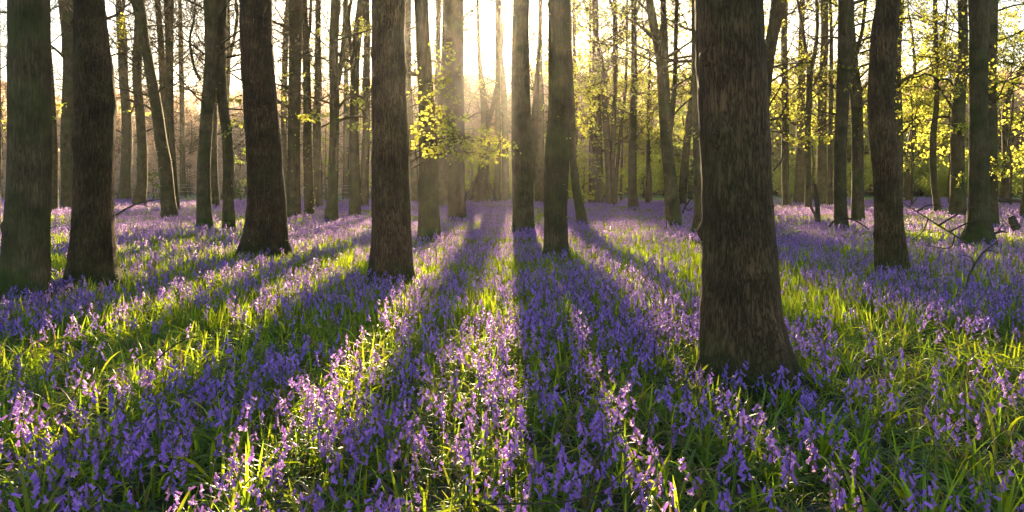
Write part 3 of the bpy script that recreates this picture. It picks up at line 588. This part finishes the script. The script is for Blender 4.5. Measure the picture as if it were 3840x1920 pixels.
def fence():
    root = empty('wire_fence', P(230, 0, 60).xy.to_3d()); root.location.z = gz(*root.location.xy)
    b = root.location.copy(); tag(root, 'post and wire fence along the meadow behind the left trunks', 'fence')
    xs = [-24, 231, 420, 594, 742, 905, 1090, 1240, 1392]
    for i, x in enumerate(xs):
        p = P(x, 700, 60); mb = MB(); g = gz(p.x, p.y)
        q = 0.13 if x in (231, 594) else .05
        top = 1.62 if x in (231, 594) else 1.25
        mb.tube([Vector((p.x, p.y, g - .2)), Vector((p.x + .01, p.y, g + .7)), Vector((p.x + .02, p.y, g + top - .05)), Vector((p.x + .02, p.y, g + top))], [q, q * .97, q * .95, q * .6], 8)
        mb.build('post', M_POST, root, b)
    for hh in (.35, .7, 1.0, 1.2):
        mb = MB(); pp = []
        for i in range(33):
            x = xs[0] + (xs[-1] - xs[0]) * i / 32; p = P(x, 700, 60); pp.append(Vector((p.x, p.y - .07, gz(p.x, p.y) + hh + .015 * math.sin(i))))
        mb.tube(pp, [.012] * len(pp), 4); mb.build('wire', M_WIRE, root, b)
def plain(name, c, r=.6, metal=0):
    m, n = newmat(name); bs = N(n, 'ShaderNodeBsdfPrincipled'); tc = N(n, 'ShaderNodeTexCoord'); nz = N(n, 'ShaderNodeTexNoise'); nz.inputs['Scale'].default_value = 8
    n.links.new(tc.outputs['Object'], nz.inputs['Vector']); rp = ramp(n, [(.3, tuple(x * .7 for x in c)), (.7, c)]); n.links.new(nz.outputs['Fac'], rp.inputs[0])
    n.links.new(rp.outputs[0], bs.inputs['Base Color']); bs.inputs['Roughness'].default_value = r; bs.inputs['Metallic'].default_value = metal
    o = N(n, 'ShaderNodeOutputMaterial'); n.links.new(bs.outputs[0], o.inputs[0]); return m
M_POST = plain('weathered_post', (.42, .33, .22)); M_WIRE = plain('galvanised_wire', (.5, .5, .5), .35, 1)
fence()

# ------------------------------------------------------------------ bluebells
def bell_mesh(mb, p, d, ln, r, mi, n=6, petals=True, up=None):
    """a narrow bell hanging from p along d, with six curled tips"""
    a = d.cross(Vector((.3, .2, .9)));  a = a.normalized() if a.length > .05 else Vector((1, 0, 0)); b = d.cross(a)
    prof = [(0, .35), (.12, .95), (.62, 1.0), (.86, 1.18)]
    prev = None
    for t, q in prof:
        base = len(mb.v)
        for k in range(n):
            an = 2 * math.pi * k / n; mb.v.append(p + d * (ln * t) + (a * math.cos(an) + b * math.sin(an)) * r * q)
        if prev is not None:
            for k in range(n): mb.face((prev + k, prev + (k + 1) % n, base + (k + 1) % n, base + k), mi)
        prev = base
    if petals:
        for k in range(n):
            an = 2 * math.pi * (k + .5) / n; rad = a * math.cos(an) + b * math.sin(an)
            base = len(mb.v)
            tan = d.cross(rad) * r * .30
            mb.v += [p + d * (ln * 1.0) + rad * r * 1.95 + tan, p + d * (ln * .90) + rad * r * 2.6, p + d * (ln * 1.0) + rad * r * 1.95 - tan]
            mb.face((prev + k, prev + (k + 1) % n, base, base + 1, base + 2) if False else (prev + k, prev + (k + 1) % n, base, base + 2), mi); mb.face((base + 2, base, base + 1), mi)

def bluebell_data(rng, style):
    """returns stem curve and a list of (kind, point, direction, length, radius)"""
    hgt = rng.uniform(.30, .40); lean = rng.uniform(0, 6.283); la = rng.uniform(.01, .05)
    L = Vector((math.cos(lean), math.sin(lean), 0))
    pts = []
    nod = rng.uniform(.02, .06) if style != 2 else .008
    for i in range(9):
        t = i / 8; z = hgt * t; off = la * t * t
        if t > .72: off += nod * ((t - .72) / .28) ** 2; z -= nod * .5 * ((t - .72) / .28) ** 2
        pts.append(L * off + Vector((0, 0, z)) + Vector((rng.gauss(0, .0012), rng.gauss(0, .0012), 0)))
    fl = []; n = {0: rng.randint(10, 13), 1: rng.randint(6, 9), 2: rng.randint(10, 14)}[style]
    for i in range(n):
        t = .60 + .39 * i / n; q = t * 8; k = min(7, int(q)); p = pts[k].lerp(pts[k + 1], q - k)
        an = lean + rng.gauss(0, 1.15) + (3.1 if rng.random() < .18 else 0)
        out = Vector((math.cos(an), math.sin(an), 0)); age = 1 - i / n
        if style == 2 and i > n * .4 or i > n * .78:
            fl.append(('bud', p + out * .004, (out * .5 + Vector((0, 0, rng.uniform(.1, .9)))).normalized(), rng.uniform(.012, .018), .0035))
        else:
            ped = rng.uniform(.008, .016); pe = p + out * ped + Vector((0, 0, .003 - .004 * age))
            dd = (out * rng.uniform(.15, .85) + Vector((rng.gauss(0, .15), rng.gauss(0, .15), -rng.uniform(.35, 1.0)))).normalized()
            fl.append(('bell', pe, dd, rng.uniform(.025, .033), rng.uniform(.0042, .0056), p))
    return pts, fl, lean, hgt

def bud_mesh(mb, p, d, ln, r, mi):
    a = d.cross(Vector((.3, .2, .9))).normalized(); b = d.cross(a); prev = None
    for t, q in ((0, .4), (.35, 1.0), (.75, .8), (1, .15)):
        base = len(mb.v)
        for k in range(5):
            an = 2 * math.pi * k / 5; mb.v.append(p + d * (ln * t) + (a * math.cos(an) + b * math.sin(an)) * r * q)
        if prev is not None:
            for k in range(5): mb.face((prev + k, prev + (k + 1) % 5, base + (k + 1) % 5, base + k), mi)
        prev = base

NVAR = 12
hidden = bpy.data.collections.new('bluebell_sources')
VAR = []
for v in range(NVAR):
    rng = random.Random(500 + v); style = [0, 0, 1, 0, 2, 1, 0, 2, 0, 1, 0, 1][v]
    pts, fl, lean, hgt = bluebell_data(rng, style)
    mb = MB(); mb.tube(pts, [.0028 * (1 - .5 * i / 8) for i in range(9)], 5, 0)
    for q in fl:
        if q[0] == 'bell':
            mb.tube([q[5], q[5].lerp(q[1], .6) + Vector((0, 0, .002)), q[1]], [.0009] * 3, 3, 2, False); bell_mesh(mb, q[1], q[2], q[3], q[4], 1)
        else: bud_mesh(mb, q[1], q[2], q[3], q[4], 2)
    o = mb.build('bluebell_source', [M_STEM, M_BELL, M_BUD]); COL.objects.unlink(o); hidden.objects.link(o)
    VAR.append((pts, fl, lean, hgt, style))

def clump_source(name, n, rad, seed, coll, sc=1.0):
    """many bluebells in one mesh, for the distant carpet"""
    rng = random.Random(seed); V = []; F = []; MI = []
    for i in range(n):
        me = hidden.objects[rng.randrange(NVAR)].data
        co = np.empty(len(me.vertices) * 3); me.vertices.foreach_get('co', co); co = co.reshape(-1, 3)
        a = rng.random() * 6.283; s = sc * rng.uniform(.8, 1.12); c_, s_ = math.cos(a) * s, math.sin(a) * s
        R = np.array([[c_, -s_, 0], [s_, c_, 0], [0, 0, s]]); rr = rad * math.sqrt(rng.random()); th = rng.random() * 6.283
        co = co @ R.T + np.array([rr * math.cos(th), rr * math.sin(th), 0]); off = len(V); V.extend(map(tuple, co))
        for p in me.polygons: F.append(tuple(off + k for k in p.vertices)); MI.append(p.material_index)
    me = bpy.data.meshes.new(name); me.from_pydata(V, [], F)
    for m in (M_STEM, M_BELL, M_BUD): me.materials.append(m)
    me.polygons.foreach_set('material_index', MI); me.polygons.foreach_set('use_smooth', [True] * len(F)); me.update()
    o = bpy.data.objects.new(name, me); coll.objects.link(o)
clumps = bpy.data.collections.new('bluebell_clump_sources')
for k in range(4): clump_source('bluebell_clump_source', 16, .42, 900 + k, clumps)

# strap leaves
def blade(mb, p, an, ln, w, rng, tilt, bend):
    out = Vector((math.cos(an), math.sin(an), 0)); side = Vector((-math.sin(an), math.cos(an), 0)); th = tilt; q = p.copy(); seg = 7; prev = None
    tw = rng.gauss(0, .5)
    for i in range(seg + 1):
        t = i / seg; d = out * math.sin(th) + Vector((0, 0, math.cos(th)))
        nrm = out * math.cos(th) - Vector((0, 0, math.sin(th)))
        sd2 = (side * math.cos(tw * t) + nrm * math.sin(tw * t)); ww = w * .5 * (math.sin(math.pi * min(1, .25 + t * .75)) ** .6 if t < 1 else .05)
        b = len(mb.v); mb.v += [q - sd2 * ww, q - nrm * (-ww * .45) if False else q + nrm * (-ww * .35), q + sd2 * ww]
        if prev is not None:
            mb.face((prev, prev + 1, b + 1, b)); mb.face((prev + 1, prev + 2, b + 2, b + 1))
        prev = b; q = q + d * (ln / seg); th += bend / seg * (0.5 + t)
def tuft(name, n, rad, seed, coll, up=0.3, wmul=1.0):
    rng = random.Random(seed); mb = MB()
    for i in range(n):
        a = rng.random() * 6.283; r = rad * math.sqrt(rng.random()); p = Vector((r * math.cos(a), r * math.sin(a), -.01))
        straight = rng.random() < up
        blade(mb, p, rng.random() * 6.283, rng.uniform(.18, .28) if straight else rng.uniform(.22, .40), rng.uniform(.008, .014) * wmul, rng, rng.uniform(.02, .3) if straight else rng.uniform(.4, 1.0), rng.uniform(.1, .5) if straight else rng.uniform(1.2, 2.2))
    o = mb.build(name, M_BLADE); COL.objects.unlink(o); coll.objects.link(o)
tufts = bpy.data.collections.new('blade_sources')
for k in range(6): tuft('blade_source', 11, .10, 40 + k, tufts, .09, 1.25)
upright = bpy.data.collections.new('upright_blade_sources')
for k in range(5): tuft('upright_blade_source', 10, .10, 140 + k, upright, .75)
tufts2 = bpy.data.collections.new('blade_clump_sources')
for k in range(3): tuft('blade_clump_source', 90, .48, 60 + k, tufts2, .65, 1.4)

def scatter(name, pts, coll, label, cat, group=None):
    """pts: (x, y, z, rx, ry, rz, scale, index) -> one object with geometry-node instances"""
    me = bpy.data.meshes.new(name); me.from_pydata([p[:3] for p in pts], [], [])
    a = me.attributes.new('rot', 'FLOAT_VECTOR', 'POINT'); a.data.foreach_set('vector', [c for p in pts for c in p[3:6]])
    a = me.attributes.new('scl', 'FLOAT', 'POINT'); a.data.foreach_set('value', [p[6] for p in pts])
    a = me.attributes.new('idx', 'INT', 'POINT'); a.data.foreach_set('value', [p[7] for p in pts])
    o = bpy.data.objects.new(name, me); COL.objects.link(o)
    g = bpy.data.node_groups.new(name, 'GeometryNodeTree')
    g.interface.new_socket('Geometry', in_out='INPUT', socket_type='NodeSocketGeometry'); g.interface.new_socket('Geometry', in_out='OUTPUT', socket_type='NodeSocketGeometry')
    gi = g.nodes.new('NodeGroupInput'); go = g.nodes.new('NodeGroupOutput'); ip = g.nodes.new('GeometryNodeInstanceOnPoints')
    ci = g.nodes.new('GeometryNodeCollectionInfo'); ci.inputs['Collection'].default_value = coll; ci.inputs['Separate Children'].default_value = True; ci.inputs['Reset Children'].default_value = True
    def na(nm, t):
        q = g.nodes.new('GeometryNodeInputNamedAttribute'); q.data_type = t; q.inputs['Name'].default_value = nm; return q.outputs['Attribute']
    er = g.nodes.new('FunctionNodeEulerToRotation'); g.links.new(na('rot', 'FLOAT_VECTOR'), er.inputs[0])
    ip.inputs['Pick Instance'].default_value = True
    L = g.links.new; L(gi.outputs[0], ip.inputs['Points']); L(ci.outputs[0], ip.inputs['Instance']); L(na('idx', 'INT'), ip.inputs['Instance Index'])
    L(er.outputs[0], ip.inputs['Rotation']); L(na('scl', 'FLOAT'), ip.inputs['Scale']); L(ip.outputs[0], go.inputs[0])
    md = o.modifiers.new('scatter', 'NODES'); md.node_group = g
    return tag(o, label, cat, group, 'stuff')

def clear(x, y, m=0.0):
    for fx, fy, r in FOOT:
        if (x - fx) ** 2 + (y - fy) ** 2 < (r + m) ** 2: return False
    return True
def fdens(x, y):
    """0..1 how thickly the bluebells stand here: denser drifts and greener gaps"""
    n = noise.noise(Vector((x * .55, y * .42, 5.0))) + .6 * noise.noise(Vector((x * 1.7, y * 1.4, 9.0)))
    return max(.06, min(1.0, .58 + 1.15 * n))
def inview(x, y, m=.6): return abs(x) < .665 * y + m

rng = random.Random(11)
pts = []
# near and middle distance, plant by plant
NEAR_N = 300
y = 1.55
cand = []
def sample(y0, y1, dens):
    out = []; dy = 0.25; yy = y0
    while yy < y1:
        w = 2 * (.665 * (yy + dy) + .6); n = dens * w * dy; n = int(n) + (rng.random() < n % 1)
        for _ in range(n):
            px, py = rng.uniform(-w / 2, w / 2), rng.uniform(yy, yy + dy)
            out.append((px, py))
        yy += dy
    return out
def cluster(ps):    # bluebells gather in loose handfuls
    return [(x + rng.gauss(0, .02), y + rng.gauss(0, .02)) for x, y in ps]
for (x, y) in sample(1.9, 6, 85):
    if rng.random() < fdens(x, y) * (.8 + .2 * min(1, max(0, (y - 2.2) / 2.5))) and clear(x, y, .02): cand.append((x, y))
cand.sort(key=lambda q: q[1])
# those whose flowers fall in the picture come first
def visible(x, y): return abs(x) / y < .66 and (H - .36) / y < (1920 - YH + 60) / FS
vis = [c for c in cand if visible(*c)][:NEAR_N]
lim = set(vis); rest = [c for c in cand if c not in lim]
for (x, y) in rest: pts.append((x, y, gz(x, y), rng.gauss(0, .07), rng.gauss(0, .07), rng.uniform(0, 6.28), rng.uniform(.66, 1.06), rng.randrange(NVAR)))
for (y0, y1, dn) in ((6, 12, 105), (12, 22, 82), (22, 30, 55)):
    for (x, y) in sample(y0, y1, dn):
        if rng.random() < fdens(x, y) and clear(x, y, .02):
            pts.append((x, y, gz(x, y), rng.gauss(0, .08), rng.gauss(0, .08), rng.uniform(0, 6.28), rng.uniform(.64, 1.06), rng.randrange(NVAR)))
scatter('bluebell_carpet', pts, hidden, 'carpet of violet bluebells spreading from the foreground back among the trunks', 'bluebells')
pts2 = []
for (x, y) in sample(28, 60, 2.3):
    if rng.random() < fdens(x * .6, y * .4) + .15 - max(0, (y - 50) / 12):
        pts2.append((x, y, gz(x, y), 0, 0, rng.uniform(0, 6.28), rng.uniform(.9, 1.15), rng.randrange(4)))
scatter('distant_bluebell_carpet', pts2, clumps, 'distant haze of bluebells filling the ground under the far trunks', 'bluebells')
pl = []
for (y0, y1, dn) in ((.8, 7, 52),):
    for (x, y) in sample(y0, y1, dn):
        if clear(x, y, .03):
            pl.append((x, y, gz(x, y), rng.gauss(0, .12), rng.gauss(0, .12), rng.uniform(0, 6.28), rng.uniform(.75, 1.15) * (.92 + .0 * y), rng.randrange(6)))
pl_ = []
for (x, y) in sample(6.8, 14, 50):
    if clear(x, y, .03): pl_.append((x, y, gz(x, y), rng.gauss(0, .1), rng.gauss(0, .1), rng.uniform(0, 6.28), rng.uniform(.85, 1.25), rng.randrange(5)))
scatter('upright_blade_carpet', pl_, upright, 'upright yellow-green blades standing among the flowers in the middle distance', 'grass')
scatter('blade_carpet', pl, tufts, 'glossy arching strap leaves and grass covering the ground under the flowers', 'grass')
pl = []
for (y0, y1, dn) in ((13.5, 30, 4.2), (30, 64, 2.6)):
    for (x, y) in sample(y0, y1, dn):
        pl.append((x, y, gz(x, y), 0, 0, rng.uniform(0, 6.28), rng.uniform(.8, 1.1) * (.8 if y < 58 else .7), rng.randrange(3)))
scatter('distant_blade_carpet', pl, tufts2, 'green leafy undergrowth between the far tree trunks', 'grass')

# the nearest bluebells, each a thing of its own
NUMW = 'zero one two three four five six seven eight nine ten eleven twelve thirteen'.split()
def ordw(n):
    if 10 <= n % 100 <= 13: return f'{n}th'
    return f"{n}{ {1: 'st', 2: 'nd', 3: 'rd'}.get(n % 10, 'th') }"
protos = []
for (pts_, fl, lean, hgt, style) in VAR:
    sm = MB(); sm.tube(pts_, [.0028 * (1 - .5 * i / 8) for i in range(9)], 6, 0)
    parts = []
    for q in fl:
        m = MB()
        if q[0] == 'bell':
            m.tube([q[5], q[5].lerp(q[1], .6) + Vector((0, 0, .002)), q[1]], [.0010] * 3, 4, 1, False); bell_mesh(m, q[1], q[2], q[3], q[4], 0, 6); parts.append(('bell', m, [M_BELL, M_BUD]))
    bm_ = MB(); nb = 0
    for q in fl:
        if q[0] == 'bud': bud_mesh(bm_, q[1], q[2], q[3], q[4], 0); nb += 1
    if nb: parts.append(('bud_cluster', bm_, [M_BUD]))
    so = sm.build('stem', M_STEM); os_ = [so] + [m.build(nm, mt) for nm, m, mt in parts]
    for o in os_: COL.objects.unlink(o)
    protos.append((os_, sum(1 for q in fl if q[0] == 'bell'), lean, hgt, style))
ROWS = 12; per = math.ceil(len(vis) / ROWS)
RN = ['nearest', 'second nearest', 'third', 'fourth', 'fifth', 'sixth', 'seventh', 'eighth', 'ninth', 'tenth', 'eleventh', 'twelfth']
for r in range(ROWS):
    row = sorted(vis[r * per:(r + 1) * per], key=lambda q: q[0] / q[1])
    for i, (x, y) in enumerate(row):
        k = rng.randrange(NVAR); os_, nb, lean, hgt, style = protos[k]; s = rng.uniform(.68, 1.1); rz = rng.uniform(0, 6.28)
        root = empty('bluebell', (x, y, gz(x, y))); root.rotation_euler = (rng.gauss(0, .07), rng.gauss(0, .07), rz); root.scale = (s, s, s)
        tall = 'tall' if s * hgt > .36 else ('short' if s * hgt < .30 else 'upright'); dr = 'left' if math.cos(lean + rz) < 0 else 'right'
        tag(root, f'{tall} bluebell nodding {dr} with {NUMW[min(13, nb)]} bells, {ordw(i + 1)} from left in {RN[r]} flower row', 'bluebell', 'nearest bluebells along the bottom of the view')
        for o in os_:
            c = o.copy(); COL.objects.link(c); c.parent = root

# broad-leaved tufts standing clear of the flowers along the lower edge
where = ['at far lower left corner', 'left of bottom centre', 'near the bottom centre twig', 'below the biggest oak', 'lower right, tallest of the tufts', 'at bottom right beside the tallest tuft', 'in the lower right corner', 'right of the biggest oak foot']
for (x, y, nb, hh), wh in zip([(120, 1800, 9, .34), (900, 1850, 10, .30), (1650, 1880, 9, .26), (2560, 1840, 10, .30), (3480, 1850, 14, .44), (3230, 1790, 12, .36), (3760, 1860, 10, .36), (3080, 1500, 12, .36)], where):
    d = FS * H / (y + 260 - YH); p = P(x, y, d); g = gz(p.x, d); mb = MB(); rg = random.Random(x)
    for i in range(nb):
        blade(mb, Vector((rg.gauss(0, .02), rg.gauss(0, .02), -.01)), rg.random() * 6.283, hh * rg.uniform(.7, 1.1), rg.uniform(.014, .021), rg, rg.uniform(.05, .55), rg.uniform(.3, 1.3))
    o = mb.build('leaf_tuft', M_BLADE); o.location = (p.x, d, g); tag(o, 'tuft of broad strap leaves ' + wh, 'leaf tuft', 'broad leaf tufts along the lower edge')

# ------------------------------------------------------------------ far wood on the hill beyond the meadow
def far_source(name, seed, coll, leafm, hgt, ntw, leaf):
    rng_ = random.Random(seed); mb = MB(); tips = []
    p = Vector((0, 0, -.5)); pp = [p]; x = y = 0
    for i in range(1, 8): x += rng_.gauss(0, .12); y += rng_.gauss(0, .12); pp.append(Vector((x, y, hgt * i / 7)))
    mb.tube(pp, [.20 * (1 - .8 * i / 7) for i in range(8)], 6)
    for k in range(ntw):
        t = .12 + .86 * (k + rng_.random()) / ntw; i = min(6, int(t * 7)); a = pp[i].lerp(pp[i + 1], t * 7 - i); an = rng_.random() * 6.283
        twiggy(mb, a, Vector((math.cos(an), math.sin(an), .35)).normalized(), (1.0 + 2.6 * math.sin(math.pi * min(1, t * .9 + .1))) * rng_.uniform(.8, 1.2), .05, 2, tips, rng_, 3)
    nb = len(mb.f)
    for t in tips:
        for _ in range(2):
            c = t + rv() * .22; d = rv(); u = d.cross(rv()).normalized(); mb.leaf(c, d, u, leaf * rng_.uniform(.6, 1.3), leaf * .6, 1)
    o = mb.build(name, [M_TWIG, leafm]); COL.objects.unlink(o); coll.objects.link(o)
bare = bpy.data.collections.new('bare_wood_sources'); green = bpy.data.collections.new('leafing_wood_sources')
for k in range(4): far_source('bare_wood_source', 70 + k, bare, M_FARBUD, rng.uniform(8, 11), 30, .22)
for k in range(4): far_source('leafing_wood_source', 80 + k, green, M_FARLEAF, rng.uniform(7, 10), 28, .30)
pb, pg = [], []
for _ in range(620):
    y = rng.uniform(84, 140); x = rng.uniform(-.75 * y, .75 * y); s = x / y
    g = .5 + .6 * noise.noise(Vector((x * .04, y * .05, 2))) + (.35 if s > .1 else (-.35 if s < -.3 else 0))
    q = (x, y, gz(x, y) - .2, 0, 0, rng.uniform(0, 6.28), rng.uniform(1.0, 1.6) * (.8 + (y - 84) / 300), rng.randrange(4))
    if s < -.12:
        g *= .25; q = q[:6] + (q[6] * .8,) + q[7:]
        if rng.random() < .35: continue
    (pg if rng.random() < g - .15 else pb).append(q)
# low leafing scrub at the wood's edge
for _ in range(110):
    y = rng.uniform(66, 84); x = rng.uniform(-.7 * y, .7 * y)
    (pg if x > -.1 * y else pb).append((x, y, gz(x, y) - .3, 0, 0, rng.uniform(0, 6.28), rng.uniform(.22, .5), rng.randrange(4)))
scatter('bare_hill_wood', pb, bare, 'far-off bare brown wood covering the hillside beyond the meadow', 'woodland')
scatter('leafing_hill_wood', pg, green, 'far-off yellow-green wood in young leaf on the hillside beyond the meadow', 'woodland')

# ------------------------------------------------------------------ haze
def haze():
    me = bpy.data.meshes.new('haze'); x0, x1, y0, y1, z0, z1 = -310, 310, -70, 270, -1.8, 31
    v = [(x, y, z) for z in (z0, z1) for y in (y0, y1) for x in (x0, x1)]
    me.from_pydata(v, [], [(0, 2, 3, 1), (4, 5, 7, 6), (0, 1, 5, 4), (2, 6, 7, 3), (0, 4, 6, 2), (1, 3, 7, 5)])
    m, n = newmat('haze'); pv = N(n, 'ShaderNodeVolumePrincipled'); pv.inputs['Density'].default_value = HAZE_DENSITY; pv.inputs['Color'].default_value = (1.0, .95, .89, 1); pv.inputs['Anisotropy'].default_value = 0.84
    o = N(n, 'ShaderNodeOutputMaterial'); n.links.new(pv.outputs[0], o.inputs['Volume']); me.materials.append(m)
    ob = bpy.data.objects.new('haze', me); COL.objects.link(ob); tag(ob, 'thin sunlit haze hanging through the whole wood', 'haze', kind='stuff')
haze()
print('DONE build', len(bpy.data.objects), 'objects')
